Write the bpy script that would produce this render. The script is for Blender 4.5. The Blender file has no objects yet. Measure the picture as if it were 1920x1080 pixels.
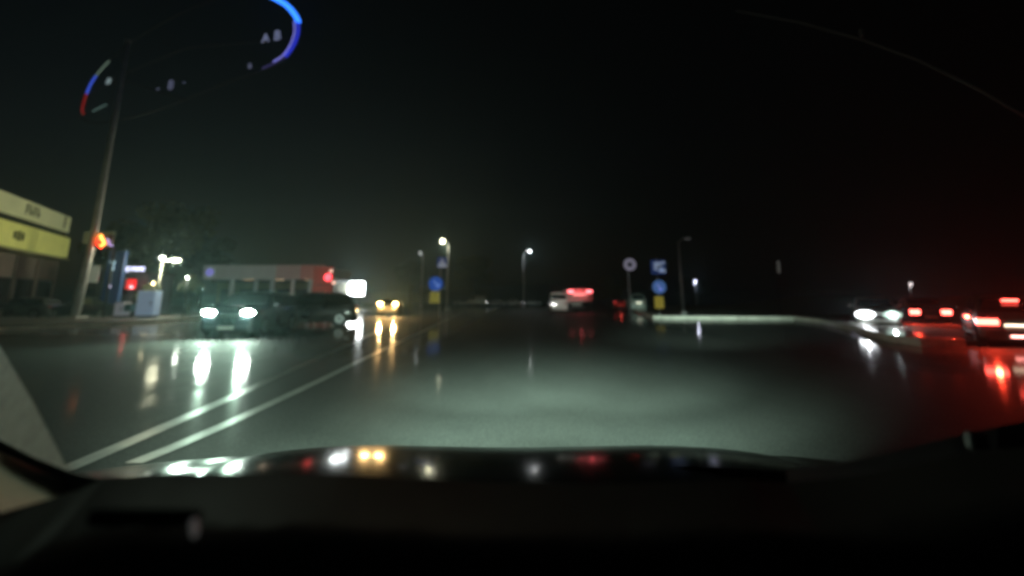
import bpy, bmesh, math, random
from mathutils import Vector, Matrix
random.seed(7)
R = math.radians
S = bpy.context.scene
COL = S.collection

# ------------------------------------------------------------------ camera
CAMZ = 1.30; PITCH = R(12); F = 900.0; HOR = 562.0
CY = HOR - F*math.tan(PITCH)
cd = bpy.data.cameras.new('camera'); cam = bpy.data.objects.new('camera', cd); COL.objects.link(cam)
cam.location = (0, 0, CAMZ); cam.rotation_euler = (R(90)+PITCH, 0, 0)
cd.sensor_width = 36; cd.lens = F/1920*36; cd.shift_y = (CY-540)/1920
cd.clip_start = 0.02; cd.clip_end = 3000
cd.dof.use_dof = True; cd.dof.focus_distance = 1.35; cd.dof.aperture_fstop = 1.35
S.camera = cam
# ------------------------------------------------------------------ world, moonlight, exposure
W = bpy.data.worlds.new('World'); S.world = W; W.use_nodes = True
nt = W.node_tree; bg = nt.nodes['Background']
sky = nt.nodes.new('ShaderNodeTexSky'); sky.sky_type = 'NISHITA'; sky.sun_disc = False
sky.sun_elevation = R(-5.4); sky.sun_rotation = R(-55); sky.air_density = 1.2; sky.dust_density = 2.0
nt.links.new(sky.outputs[0], bg.inputs[0]); bg.inputs[1].default_value = 0.15
sl = bpy.data.lights.new('night_sun', 'SUN'); sl.energy = 0.004; sl.angle = R(10); sl.color = (.8, .9, 1)
so = bpy.data.objects.new('night_sun', sl); so.rotation_euler = (R(50), 0, R(60)); COL.objects.link(so)
S.view_settings.view_transform = 'Standard'; S.view_settings.look = 'None'
S.view_settings.exposure = 0; S.view_settings.gamma = 1; S.view_settings.use_curve_mapping = False
S.render.engine = 'CYCLES'
S.cycles.use_denoising = True
S.cycles.max_bounces = 6; S.cycles.volume_bounces = 1; S.cycles.transparent_max_bounces = 12
S.cycles.filter_width = 2.2
S.cycles.caustics_reflective = False; S.cycles.caustics_refractive = False
S.cycles.use_adaptive_sampling = False

# ------------------------------------------------------------------ geometry of the view
def ray(px, py):
    x = (px-960)/F; y = (CY-py)/F; c, s = math.cos(PITCH), math.sin(PITCH)
    return Vector((x, c - y*s, s + y*c))
def G(px, py, z=0.0):                      # point of a level z seen at a pixel
    d = ray(px, py); t = (z-CAMZ)/d.z
    return Vector((d.x*t, d.y*t, z))
def A(px, py, Y):                          # point at depth Y seen at a pixel
    d = ray(px, py); t = Y/d.y
    return Vector((d.x*t, Y, CAMZ + d.z*t))
def gx(px, Y):                             # where a thing standing at depth Y must stand
    return (px-960)/F*(Y*math.cos(PITCH) - 0.7*math.sin(PITCH))

# ------------------------------------------------------------------ materials
MATS = {}
def mat(name, col, rough=.6, metal=0, emit=None, es=0, var=0.0, vscale=8, bump=0.0, coat=0, trans=0):
    if name in MATS: return MATS[name]
    m = bpy.data.materials.new(name); m.use_nodes = True
    n = m.node_tree; b = n.nodes['Principled BSDF']
    b.inputs['Base Color'].default_value = (*col, 1); b.inputs['Roughness'].default_value = rough
    b.inputs['Metallic'].default_value = metal; b.inputs['Coat Weight'].default_value = coat
    b.inputs['Coat Roughness'].default_value = .05
    b.inputs['Transmission Weight'].default_value = trans
    if emit: b.inputs['Emission Color'].default_value = (*emit, 1); b.inputs['Emission Strength'].default_value = es
    if var or bump:
        tc = n.nodes.new('ShaderNodeTexCoord'); no = n.nodes.new('ShaderNodeTexNoise')
        no.inputs['Scale'].default_value = vscale; no.inputs['Detail'].default_value = 6
        n.links.new(tc.outputs['Object'], no.inputs['Vector'])
        if var:
            mx = n.nodes.new('ShaderNodeMixRGB'); mx.blend_type = 'MULTIPLY'; mx.inputs[0].default_value = 1
            mx.inputs[1].default_value = (*col, 1)
            rp = n.nodes.new('ShaderNodeMapRange'); rp.inputs[1].default_value = .3; rp.inputs[2].default_value = .7
            rp.inputs[3].default_value = 1-var; rp.inputs[4].default_value = 1+var*.6
            n.links.new(no.outputs['Fac'], rp.inputs[0]); n.links.new(rp.outputs[0], mx.inputs[2])
            n.links.new(mx.outputs[0], b.inputs['Base Color'])
            rr = n.nodes.new('ShaderNodeMapRange'); rr.inputs[3].default_value = max(.02, rough*.8); rr.inputs[4].default_value = min(1, rough*1.25)
            n.links.new(no.outputs['Fac'], rr.inputs[0]); n.links.new(rr.outputs[0], b.inputs['Roughness'])
        if bump:
            bp = n.nodes.new('ShaderNodeBump'); bp.inputs['Strength'].default_value = bump; bp.inputs['Distance'].default_value = .02
            n.links.new(no.outputs['Fac'], bp.inputs['Height']); n.links.new(bp.outputs[0], b.inputs['Normal'])
    MATS[name] = m
    return m
def glow(name, col, es):
    return mat(name, (min(1, col[0]), min(1, col[1]), min(1, col[2])), .3, emit=col, es=es)

def asphalt(name, base, rlo, rhi):
    m = bpy.data.materials.new(name); m.use_nodes = True; n = m.node_tree; b = n.nodes['Principled BSDF']
    tc = n.nodes.new('ShaderNodeTexCoord')
    big = n.nodes.new('ShaderNodeTexNoise'); big.inputs['Scale'].default_value = .22; big.inputs['Detail'].default_value = 5
    fine = n.nodes.new('ShaderNodeTexNoise'); fine.inputs['Scale'].default_value = 60; fine.inputs['Detail'].default_value = 4
    mid = n.nodes.new('ShaderNodeTexNoise'); mid.inputs['Scale'].default_value = 2.2; mid.inputs['Detail'].default_value = 6
    mp = n.nodes.new('ShaderNodeMapping'); mp.inputs['Scale'].default_value = (1, .35, 1)
    n.links.new(tc.outputs['Object'], mp.inputs[0])
    n.links.new(mp.outputs[0], big.inputs['Vector']); n.links.new(mp.outputs[0], mid.inputs['Vector']); n.links.new(tc.outputs['Object'], fine.inputs['Vector'])
    cr = n.nodes.new('ShaderNodeMapRange'); cr.inputs[1].default_value = .35; cr.inputs[2].default_value = .65
    cr.inputs[3].default_value = .95; cr.inputs[4].default_value = 1.05; n.links.new(mid.outputs['Fac'], cr.inputs[0])
    mx = n.nodes.new('ShaderNodeMixRGB'); mx.blend_type = 'MULTIPLY'; mx.inputs[0].default_value = 1; mx.inputs[1].default_value = (*base, 1)
    n.links.new(cr.outputs[0], mx.inputs[2]); agg = n.nodes.new('ShaderNodeTexVoronoi'); agg.inputs['Scale'].default_value = 45; n.links.new(tc.outputs['Object'], agg.inputs['Vector'])
    ag = n.nodes.new('ShaderNodeMapRange'); ag.inputs[1].default_value = 0; ag.inputs[2].default_value = .6; ag.inputs[3].default_value = 1.35; ag.inputs[4].default_value = .65; n.links.new(agg.outputs['Distance'], ag.inputs[0])
    m3 = n.nodes.new('ShaderNodeMixRGB'); m3.blend_type = 'MULTIPLY'; m3.inputs[0].default_value = 1; n.links.new(mx.outputs[0], m3.inputs[1]); n.links.new(ag.outputs[0], m3.inputs[2])
    n.links.new(m3.outputs[0], b.inputs['Base Color'])
    rr = n.nodes.new('ShaderNodeMapRange'); rr.inputs[1].default_value = .35; rr.inputs[2].default_value = .65
    rr.inputs[3].default_value = rlo; rr.inputs[4].default_value = rhi; n.links.new(big.outputs['Fac'], rr.inputs[0])
    n.links.new(rr.outputs[0], b.inputs['Coat Roughness'])
    # wet coat mask shaped so lamp reflections show only in chosen zones
    sp = n.nodes.new('ShaderNodeSeparateXYZ'); wob = n.nodes.new('ShaderNodeVectorMath'); wob.operation = 'MULTIPLY_ADD'
    n.links.new(mid.outputs['Color'], wob.inputs[0]); wob.inputs[1].default_value = (.8, 4, 0); n.links.new(tc.outputs['Object'], wob.inputs[2]); n.links.new(wob.outputs[0], sp.inputs[0])
    def ramp(sock, a, b_):
        q_ = n.nodes.new('ShaderNodeMapRange'); q_.interpolation_type = 'SMOOTHSTEP'; q_.inputs[1].default_value = a; q_.inputs[2].default_value = b_; n.links.new(sock, q_.inputs[0]); return q_.outputs[0]
    def op(o_, a, b_):
        q_ = n.nodes.new('ShaderNodeMath'); q_.operation = o_
        for i_, v_ in enumerate((a, b_)):
            if isinstance(v_, (int, float)): q_.inputs[i_].default_value = v_
            else: n.links.new(v_, q_.inputs[i_])
        return q_.outputs[0]
    far = op('MULTIPLY', ramp(sp.outputs[1], 16, 23), op('SUBTRACT', 1, ramp(sp.outputs[0], -3.5, -1.5)))
    diag = op('ADD', sp.outputs[0], op('MULTIPLY', sp.outputs[1], .70))
    lane = op('MULTIPLY', ramp(diag, 1.8, 2.6), op('SUBTRACT', 1, ramp(sp.outputs[0], -2.2, -1.2)))
    right = ramp(sp.outputs[0], 6.0, 8.0)
    refl_mask = op('MAXIMUM', far, op('MAXIMUM', lane, right))
    n.links.new(op('MULTIPLY_ADD', refl_mask, .42) if False else op('ADD', op('MULTIPLY', refl_mask, .52), .03), b.inputs['Coat Weight'])
    b.inputs['Roughness'].default_value = .66; b.inputs['Coat IOR'].default_value = 1.33; b.inputs['Specular IOR Level'].default_value = .2
    bp = n.nodes.new('ShaderNodeBump'); bp.inputs['Strength'].default_value = .12; bp.inputs['Distance'].default_value = .003
    n.links.new(fine.outputs['Fac'], bp.inputs['Height']); n.links.new(bp.outputs[0], b.inputs['Normal'])
    return m

# ------------------------------------------------------------------ mesh helpers
def new_bm(): return bmesh.new()
def add_box(bm, c, s, rot=None, taper=1.0):
    vs = []
    for z in (-.5, .5):
        k = taper if z > 0 else 1
        for x, y in ((-.5, -.5), (.5, -.5), (.5, .5), (-.5, .5)):
            v = Vector((x*s[0]*k, y*s[1]*k, z*s[2]))
            if rot: v = rot @ v
            vs.append(bm.verts.new(v + Vector(c)))
    for f in ((3, 2, 1, 0), (4, 5, 6, 7), (0, 1, 5, 4), (1, 2, 6, 5), (2, 3, 7, 6), (3, 0, 4, 7)):
        bm.faces.new([vs[i] for i in f])
def add_tube(bm, pts, r, n=10, cap=True):
    pts = [Vector(p) for p in pts]; rs = r if isinstance(r, (list, tuple)) else [r]*len(pts)
    rings = []
    for i, p in enumerate(pts):
        d = (pts[min(i+1, len(pts)-1)] - pts[max(i-1, 0)]).normalized()
        u = d.cross(Vector((0, 0, 1)) if abs(d.z) < .9 else Vector((0, 1, 0))).normalized(); v = d.cross(u)
        rings.append([bm.verts.new(p + (u*math.cos(2*math.pi*k/n) + v*math.sin(2*math.pi*k/n))*rs[i]) for k in range(n)])
    for a, b in zip(rings, rings[1:]):
        for k in range(n): bm.faces.new((a[k], a[(k+1) % n], b[(k+1) % n], b[k]))
    if cap: bm.faces.new(rings[0][::-1]); bm.faces.new(rings[-1])
def add_disc(bm, c, nrm, r, t, n=24, sx=1.0):
    nrm = Vector(nrm).normalized(); u = nrm.cross(Vector((0, 0, 1)) if abs(nrm.z) < .9 else Vector((0, 1, 0))).normalized(); v = u.cross(nrm)
    A_, B_ = [], []
    for k in range(n):
        o = (u*math.cos(2*math.pi*k/n)*sx + v*math.sin(2*math.pi*k/n))*r
        A_.append(bm.verts.new(Vector(c)+o-nrm*t/2)); B_.append(bm.verts.new(Vector(c)+o+nrm*t/2))
    bm.faces.new(A_); bm.faces.new(B_[::-1])
    for k in range(n): bm.faces.new((A_[k], B_[k], B_[(k+1) % n], A_[(k+1) % n]))
def add_slab(bm, pts, t, nrm):             # polygon given thickness along nrm
    nrm = Vector(nrm).normalized()*t
    a = [bm.verts.new(Vector(p)) for p in pts]; b = [bm.verts.new(Vector(p)+nrm) for p in pts]
    bm.faces.new(a[::-1]); bm.faces.new(b)
    n = len(a)
    for k in range(n): bm.faces.new((a[k], a[(k+1) % n], b[(k+1) % n], b[k]))
def obj(name, bm, m, parent=None, smooth=False, bevel=0, loc=None):
    bmesh.ops.recalc_face_normals(bm, faces=bm.faces[:])
    me = bpy.data.meshes.new(name); bm.to_mesh(me); bm.free()
    me.materials.append(m)
    if smooth:
        for p in me.polygons: p.use_smooth = True
    o = bpy.data.objects.new(name, me); COL.objects.link(o)
    if parent: o.parent = parent
    if loc: o.location = loc
    if bevel:
        bv = o.modifiers.new('bevel', 'BEVEL'); bv.width = bevel; bv.segments = 2; bv.limit_method = 'ANGLE'
    return o
def tag(o, label, cat, group=None):
    o['label'] = label; o['category'] = cat
    if group: o['group'] = group
    return o
def thing(name, label, cat, loc=(0, 0, 0), rz=0, group=None):
    o = bpy.data.objects.new(name, None); COL.objects.link(o); o.empty_display_size = .2
    o.location = loc; o.rotation_euler = (0, 0, rz)
    return tag(o, label, cat, group)
def struct(name, bm, m, **k):
    o = obj(name, bm, m, **k); o['kind'] = 'structure'; return o
def B(name, c, s, m, parent=None, bevel=0, rot=None, taper=1.0):
    bm = new_bm(); add_box(bm, c, s, rot, taper); return obj(name, bm, m, parent, bevel=bevel)
def T(name, pts, r, m, parent=None, n=10):
    bm = new_bm(); add_tube(bm, pts, r, n); return obj(name, bm, m, parent, smooth=True)
def D(name, c, nrm, r, t, m, parent=None, n=28, sx=1.0):
    bm = new_bm(); add_disc(bm, c, nrm, r, t, n, sx); return obj(name, bm, m, parent)
def kids(o): return list(o.children)
def dup(root, parent=None):
    c = root.copy(); COL.objects.link(c)
    if parent: c.parent = parent
    for ch in kids(root): dup(ch, c)
    return c
def text(name, s, size, m, parent, mtx, ext=.01):
    cu = bpy.data.curves.new('t', 'FONT'); cu.body = s; cu.size = size; cu.extrude = ext; cu.align_x = 'CENTER'; cu.align_y = 'CENTER'
    to = bpy.data.objects.new('t', cu); COL.objects.link(to)
    dg = bpy.context.evaluated_depsgraph_get(); me = bpy.data.meshes.new_from_object(to.evaluated_get(dg))
    bpy.data.objects.remove(to); me.materials.clear(); me.materials.append(m); me.name = name
    o = bpy.data.objects.new(name, me); COL.objects.link(o); o.parent = parent; o.matrix_local = mtx
    return o
def lamp(kind, energy, color, loc, parent=None, size=.1, spot=None, aim=None, blend=.6, scale=None):
    l = bpy.data.lights.new('lamp_light', kind); l.energy = energy; l.color = color; l.shadow_soft_size = size
    o = bpy.data.objects.new('lamp_light', l); COL.objects.link(o); o.location = loc
    if parent: o.parent = parent
    if spot: l.spot_size = R(spot); l.spot_blend = blend
    if aim: o.rotation_euler = Vector(aim).to_track_quat('-Z', 'Y').to_euler()
    if scale: o.scale = scale
    return o

# ================================================================== GROUND
wet = asphalt('wet_asphalt', (.080, .090, .082), .06, .11)
bm = new_bm(); v = [bm.verts.new(p) for p in ((-900, -60, 0), (900, -60, 0), (900, 1500, 0), (-900, 1500, 0))]; bm.faces.new(v)
struct('road', bm, wet)
paint = mat('road_paint', (.85, .86, .78), .30, var=.22, vscale=5, bump=.05, coat=1)
def strip(name, pix, w, z=.004):
    pts = [G(*p, z) for p in pix]; bm = new_bm(); L = []
    # densify and smooth
    for i, p in enumerate(pts):
        d = (pts[min(i+1, len(pts)-1)] - pts[max(i-1, 0)]); d.z = 0; d.normalize(); nrm = Vector((-d.y, d.x, 0))
        L.append((bm.verts.new(p+nrm*w/2), bm.verts.new(p-nrm*w/2)))
    for a, b in zip(L, L[1:]): bm.faces.new((a[0], a[1], b[1], b[0]))
    return struct(name, bm, paint)
strip('lane_line', [(90, 893), (150, 868), (290, 808), (440, 742), (600, 670), (690, 629), (742, 604), (790, 585), (830, 574)], .17)
strip('lane_line', [(250, 868), (330, 836), (420, 797), (500, 760), (600, 713), (690, 669), (780, 627), (868, 585)], .15)
# far lane edge on the left side
strip('edge_line', [(-200, 655), (60, 633), (300, 619), (420, 612)], .10)

kerbm = mat('kerb_concrete', (.66, .66, .58), .5, var=.3, vscale=4, coat=.4)
pave = mat('pavement_slabs', (.16, .165, .155), .55, var=.35, vscale=1.5, bump=.1, coat=.3)
grass = mat('verge_turf', (.045, .055, .028), .9, var=.6, vscale=2.5, bump=.6)
def area(name, pix, m, h, extra=(), mode='kerb', ground=None):
    pts = [G(*p) for p in pix] + [Vector(e) for e in extra]
    bm = new_bm(); add_slab(bm, [(p.x, p.y, .001) for p in pts], h, (0, 0, 1)); return struct(name, bm, m)
# kerb builder: separate stones with joints
def kerb_row(pix, h=.14, w=.22, pitch=2.0, nmax=60, name='kerb', bright=kerbm):
    pts = [G(*p) for p in pix]; segs = []
    root = bpy.data.objects.new(name, None); COL.objects.link(root); root['kind'] = 'structure'
    first = None; cnt = 0
    me = None
    for a, b in zip(pts, pts[1:]):
        L = (b-a).length; k = max(1, round(L/pitch)); step = L/k; ang = math.atan2(b.y-a.y, b.x-a.x)
        for i in range(k):
            c = a.lerp(b, (i+.5)/k)
            if me is None:
                bm = new_bm(); add_box(bm, (0, 0, h/2+.001), (1, w, h)); o = obj('kerb_stone', bm, bright, root); me = o.data
            else:
                o = bpy.data.objects.new('kerb_stone', me); COL.objects.link(o); o.parent = root
            o.location = c; o.rotation_euler = (0, 0, ang); o.scale = (step-.02, 1, 1)
            cnt += 1
    return root
# left pavement and its kerb
area('pavement', [(-600, 655), (0, 617), (300, 603), (480, 590), (590, 578)], pave, .13, [(-60, 160, 0), (-200, 160, 0), (-200, 20, 0)])
kerb_row([(-600, 660), (0, 620), (300, 605), (480, 592), (595, 579)], pitch=1.5)
# right island
isl = [(1178, 577), (1205, 587), (1240, 597.5), (1380, 598.5), (1510, 598), (1570, 603), (1625, 611), (1700, 624), (1745, 636)]
isl = [(1178, 577), (1205, 587), (1240, 597.5), (1380, 598.5), (1500, 599), (1560, 606), (1625, 621), (1700, 640), (1770, 650)]
area('grass_verge', isl, grass, .12, [(26, 19, 0), (120, 40, 0), (120, 120, 0), (30, 110, 0)])
kerb_row(isl, h=.22, w=1.1, pitch=1.6)
# pale wet paved apron on the island corner
bm = new_bm(); q = [G(*p_)+Vector((0, .3, .125)) for p_ in ((1500, 599), (1560, 606), (1625, 621), (1700, 640), (1770, 650))] + [G(1850, 626, .125), G(1700, 604, .125), G(1560, 596, .125)]
bm.faces.new([bm.verts.new(p) for p in q]); struct('paved_apron', bm, mat('apron_concrete', (.30, .29, .24), .7, var=.3, vscale=1))
# low rising bank behind the verge
def bank(name, x0, x1, y0, y1, h, m, n=30, seed=3):
    rnd = random.Random(seed); bm = new_bm(); rows = []
    for j in range(6):
        t = j/5; row = []
        for i in range(n+1):
            s = i/n
            z = .1 + h*math.sin(t*math.pi)*(math.sin(s*math.pi)**.5)*(1+.25*math.sin(s*17+seed)) + rnd.uniform(-.04, .04)
            row.append(bm.verts.new((x0+(x1-x0)*s, y0+(y1-y0)*t + 2*math.sin(s*5), z if 0 < t < 1 else -.05)))
        rows.append(row)
    for a, b in zip(rows, rows[1:]):
        for i in range(n): bm.faces.new((a[i], a[i+1], b[i+1], b[i]))
    return struct(name, bm, m, smooth=True)
bank('bank', 16, 60, 40, 58, 1.5, grass, seed=2)
bank('hill', -200, 260, 220, 420, 9, mat('far_hill', (.03, .035, .03), .95, var=.4, vscale=.05), seed=6)

# ================================================================== VEHICLES
tyre = mat('tyre_rubber', (.02, .02, .02), .8, bump=.2, vscale=60)
rimm = mat('wheel_alloy', (.35, .36, .37), .35, metal=.9, var=.2)
glassd = mat('vehicle_glass', (.012, .016, .018), .06, coat=.5, var=.2, vscale=3)
trim = mat('black_trim', (.02, .02, .021), .45, var=.3, vscale=20)
lens_off = mat('clear_lens', (.45, .47, .48), .12, coat=1, var=.1)
red_off = mat('red_lens', (.35, .02, .015), .15, coat=1, var=.1)
platem = mat('plate_white', (.75, .76, .72), .4, var=.1)
def paintm(name, col, rough=.28, metal=.2): return mat(name, col, rough, metal, coat=1, var=.18, vscale=1.3)
PROF = {
 'sedan': [(0, .36, .80), (.015, .47, .90), (.05, .53, .97), (.16, .58, 1), (.30, .645, 1), (.43, .945, 1), (.55, 1, 1), (.68, .965, 1), (.83, .70, .99), (.95, .665, .95), (.985, .60, .91), (1, .42, .85)],
 'hatch': [(0, .34, .80), (.015, .46, .90), (.06, .53, .97), (.16, .57, 1), (.28, .63, 1), (.41, .93, 1), (.55, 1, 1), (.75, .97, 1), (.88, .90, .98), (.965, .62, .95), (.99, .52, .91), (1, .38, .86)],
 'suv':   [(0, .36, .82), (.012, .50, .92), (.05, .56, .98), (.14, .60, 1), (.26, .645, 1), (.38, .94, 1), (.50, 1, 1), (.80, .99, 1), (.92, .93, .98), (.975, .62, .96), (.99, .55, .93), (1, .36, .88)],
 'van':   [(0, .30, .85), (.01, .42, .93), (.06, .50, .98), (.14, .56, 1), (.17, .60, 1), (.28, .94, 1), (.34, 1, 1), (.80, 1, 1), (.96, .99, 1), (.99, .96, .99), (.995, .6, .98), (1, .3, .95)],
}
def make_vehicle(name, label, cat, X, Y, heading, kind='sedan', L=4.5, Wd=1.78, H=1.47, paint=None, head=None, tail=None,
                 lens=(.34, .15), hz=.66, tz=.80, group=None, tail_w=.26, third=None, plate=True, tail_h=.12, details=True):
    """heading: world direction (x,y) the nose points to"""
    ang = math.atan2(heading[1], heading[0]) - math.pi/2
    t = thing(name, label, cat, (X, Y, 0), ang, group)
    hw = Wd/2; zb = .19; belt = .625*H if kind != 'van' else .56*H
    prof = PROF[kind]; bm = new_bm(); rows = []
    def sec(s, zt, wf):
        y = L/2 - s*L; w = hw*wf; top = zt*H; cab = max(0, (top-belt)/(H-belt)) if top > belt else 0
        zbelt = min(belt, top-.05); wr = w*(1-.22*cab) if kind != 'van' else w*(1-.10*cab)
        zc = zb + (.10 if s in (0, 1) else 0)
        return y, [(w*.93, zc), (w*.995, zc+.13), (w*1.01, (zc+zbelt)/2+.05), (w*.985, zbelt), (wr*.985, top-.045*(1 if cab > .3 else .4)), (wr*.86, top-.008), (wr*.45, top+.008*(1 if cab else .7)), (0, top+.012)]
    for s, zt, wf in prof:
        y, h = sec(s, zt, wf)
        row = [bm.verts.new((x, y, z)) for x, z in h] + [bm.verts.new((-x, y, z)) for x, z in reversed(h[:-1])]
        rows.append(row)
    for a, b in zip(rows, rows[1:]):
        for i in range(len(a)-1): bm.faces.new((a[i], a[i+1], b[i+1], b[i]))
        bm.faces.new((a[-1], a[0], b[0], b[-1]))
    bm.faces.new(rows[0]); bm.faces.new(rows[-1][::-1])
    body = obj('body', bm, paint, t, smooth=True)
    es = body.modifiers.new('soft', 'BEVEL'); es.width = .025; es.segments = 2; es.limit_method = 'ANGLE'; es.angle_limit = R(25)
    # windscreen, rear window, side windows
    idx = [i for i, p in enumerate(prof) if p[1]*H > belt+.03]
    P = lambda i: sec(*prof[i])
    def inter(i0, i1, f):
        y0, h0 = P(i0); y1, h1 = P(i1); return y0+(y1-y0)*f, h0[5][1]+(h1[5][1]-h0[5][1])*f, h0[5][0]+(h1[5][0]-h0[5][0])*f
    def screen(nm, i0, i1, f0, f1):
        y0, z0, w0 = inter(i0, i1, f0); y1, z1, w1 = inter(i0, i1, f1)
        pts = [(-w0, y0, z0), (w0, y0, z0), (w1, y1, z1), (-w1, y1, z1)]
        e1 = Vector(pts[1])-Vector(pts[0]); e2 = Vector(pts[3])-Vector(pts[0]); nn = e1.cross(e2).normalized()
        if nn.z < 0: nn = -nn
        b2 = new_bm(); add_slab(b2, [Vector(p)+nn*.016 for p in pts], .012, nn); obj(nm, b2, glassd, t)
    ws = next(i for i in range(len(prof)-1) if prof[i+1][1] > .9 and prof[i][1] < .9)
    screen('windscreen', ws, ws+1, .08, .92)
    rs = next(i for i in range(len(prof)-1, 0, -1) if prof[i-1][1] > .88 and prof[i][1] < .88)
    if kind == 'van': screen('rear_window', rs, rs-1, .15, .75)
    else: screen('rear_window', rs, rs-1, .12, .9)
    ya = L/2-(prof[ws][0]*.35+prof[ws+1][0]*.65)*L; yb = L/2 - (prof[rs-1][0]+.02)*L
    if kind == 'van': yb = ya - L*.17
    nw = 2 if kind != 'van' else 1
    wt = hw*(1-.22) if kind != 'van' else hw*.9
    for sx in (-1, 1):
        for k in range(nw):
            u0 = ya+(yb-ya)*k/nw - .03; u1 = ya+(yb-ya)*(k+1)/nw + .03
            lo = (hw*.985, belt+.03); hi = (wt*.985+(hw-wt)*.16, H-.14)
            top0 = u0 - (.34 if k == 0 else 0)*(1 if kind != 'van' else .6); top1 = u1 + (.22 if k == nw-1 and kind == 'sedan' else .04)
            pts = [(sx*lo[0], u0, lo[1]), (sx*lo[0], u1, lo[1]), (sx*hi[0], top1, hi[1]), (sx*hi[0], top0, hi[1])]
            b2 = new_bm(); add_slab(b2, [Vector(p)+Vector((sx*.004, 0, 0)) for p in pts], .016, (sx, 0, .25)); obj('side_window', b2, glassd, t)
        if details:
            b2 = new_bm(); add_box(b2, (sx*(hw+.10), ya+.02, belt+.10), (.20, .09, .14)); obj('mirror', b2, paint, t, bevel=.03)
            b2 = new_bm(); add_box(b2, (sx*(hw*1.005+.006), -.1, .32), (.02, L*.5, .07)); obj('side_sill', b2, trim, t)
            for k in range(nw): B('door_handle', (sx*(hw*1.0+.012), ya+(yb-ya)*(k+.85)/nw, belt-.08), (.025, .15, .03), trim, t)
    # wheels
    rw = .33 if H < 1.6 else .36
    for sy in (L*.5-.85, -L*.5+.80):
        for sx in (-1, 1):
            b2 = new_bm(); add_disc(b2, (sx*(hw-.10), sy, rw+.02), (1, 0, 0), rw+.055, .225, 20); obj('wheel_arch', b2, trim, t)
            b2 = new_bm(); add_disc(b2, (sx*(hw-.095), sy, rw), (1, 0, 0), rw, .235, 24); wh = obj('wheel', b2, tyre, t, bevel=.03)
            b2 = new_bm(); add_disc(b2, (sx*(hw+.026), sy, rw), (1, 0, 0), rw*.62, .02, 12)
            obj('rim', b2, rimm, wh)
            if details:
                b2 = new_bm()
                for a in range(5):
                    an = a*2*math.pi/5; add_box(b2, (sx*(hw+.04), sy+math.cos(an)*rw*.3, rw+math.sin(an)*rw*.3), (.015, rw*.5, .05), Matrix.Rotation(an, 3, 'X'))
                obj('spokes', b2, tyre, wh)
    # lamps
    fy = L/2; ry = -L/2
    for sx in (-1, 1):
        b2 = new_bm(); c = Vector((sx*(hw*.80-lens[0]*.25), fy-.045, hz))
        add_disc(b2, c, (sx*.22, 1, .08), lens[1]/2, .14, 24, lens[0]/lens[1])
        obj('headlight', b2, head if head else lens_off, t, bevel=0)
        b2 = new_bm(); add_box(b2, (sx*(hw*.83-tail_w*.2), ry+.035, tz), (tail_w, .14, tail_h)); obj('tail_light', b2, tail if tail else red_off, t, bevel=.02)
    b2 = new_bm(); add_box(b2, (0, fy-.02, hz-.10), (hw*.9, .09, .13)); gr = obj('grille', b2, trim, t)
    if details:
        b2 = new_bm()
        for k in range(3): add_box(b2, (0, fy+.03, hz-.14+k*.04), (hw*.86, .012, .010))
        obj('grille_bar', b2, rimm, gr)
    B('front_bumper', (0, fy-.05, .34), (hw*1.62, .2, .2), paint, t, bevel=.06)
    B('rear_bumper', (0, ry+.06, .38), (hw*1.75, .22, .24), paint, t, bevel=.06)
    if plate:
        B('number_plate', (0, fy+.055, .36), (.52, .015, .11), platem, t); B('number_plate', (0, ry-.056, .52 if third else .45), (.52, .015, .11), platem, t)
    if third: B('brake_light', (0, ry+ (.42 if kind == 'sedan' else .30), third[0]), (.34, .05, .05), third[1], t)
    return t
H = lambda dx, dy: (Vector((dx, dy)).normalized().x, Vector((dx, dy)).normalized().y)

white_hot = glow('headlight_white', (.86, 1.0, .90), 240)
white_mid = glow('headlight_far', (.90, .95, 1.0), 22)
warm_hot = glow('headlight_amber', (1.0, .62, .22), 50)
red_hot = glow('tail_lit', (1.0, .07, .05), 17)
red_core = glow('brake_lit', (1.0, .08, .06), 16)
red_mid = glow('tail_far', (1.0, .06, .06), 1.2)

black_p = paintm('paint_black', (.012, .014, .016)); navy = paintm('paint_navy', (.015, .025, .03)); silver = paintm('paint_silver', (.35, .37, .38), .3, .5)
whitep = paintm('paint_white', (.72, .74, .70), .35, 0); redp = paintm('paint_red', (.30, .03, .025)); greenp = paintm('paint_palegreen', (.45, .58, .50), .35, 0); grey_p = paintm('paint_grey', (.10, .11, .11))
beige_p = paintm('paint_beige', (.40, .36, .28))

def head_beams(t, L, hw, hz, col, e, down=3.5, spot=95, sep=.62, pt=0):
    for sx in (-1, 1):
        lamp('SPOT', e, col, (sx*hw*sep, L/2+.12, hz), t, .06, spot, (sx*.05, 1, -math.tan(R(down))), .9)
        if pt: lamp('POINT', pt, col, (sx*hw*sep, L/2+.14, hz), t, .05)

# 1 oncoming car with dazzling headlights
c1 = make_vehicle('oncoming_car', 'dark teal car coming closer with two dazzling white headlights mirrored in the wet road', 'car',
     gx(413, 17)-.0, 17+2.25, H(.10, -1), 'suv', 4.5, 1.86, 1.62, navy, white_hot, None, (.40, .17), .86, .95)
head_beams(c1, 4.5, .93, .86, (.62, 1, .74), 400, 8, 120, pt=6)
# 2 dark suv behind it
make_vehicle('dark_suv', 'unlit black sport utility car side-on behind the dazzling oncoming car', 'car',
     gx(578, 25), 25.5, H(-1, -.28), 'suv', 4.4, 1.9, 1.68, black_p, None, None, (.30, .16), .85, .95)
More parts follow.
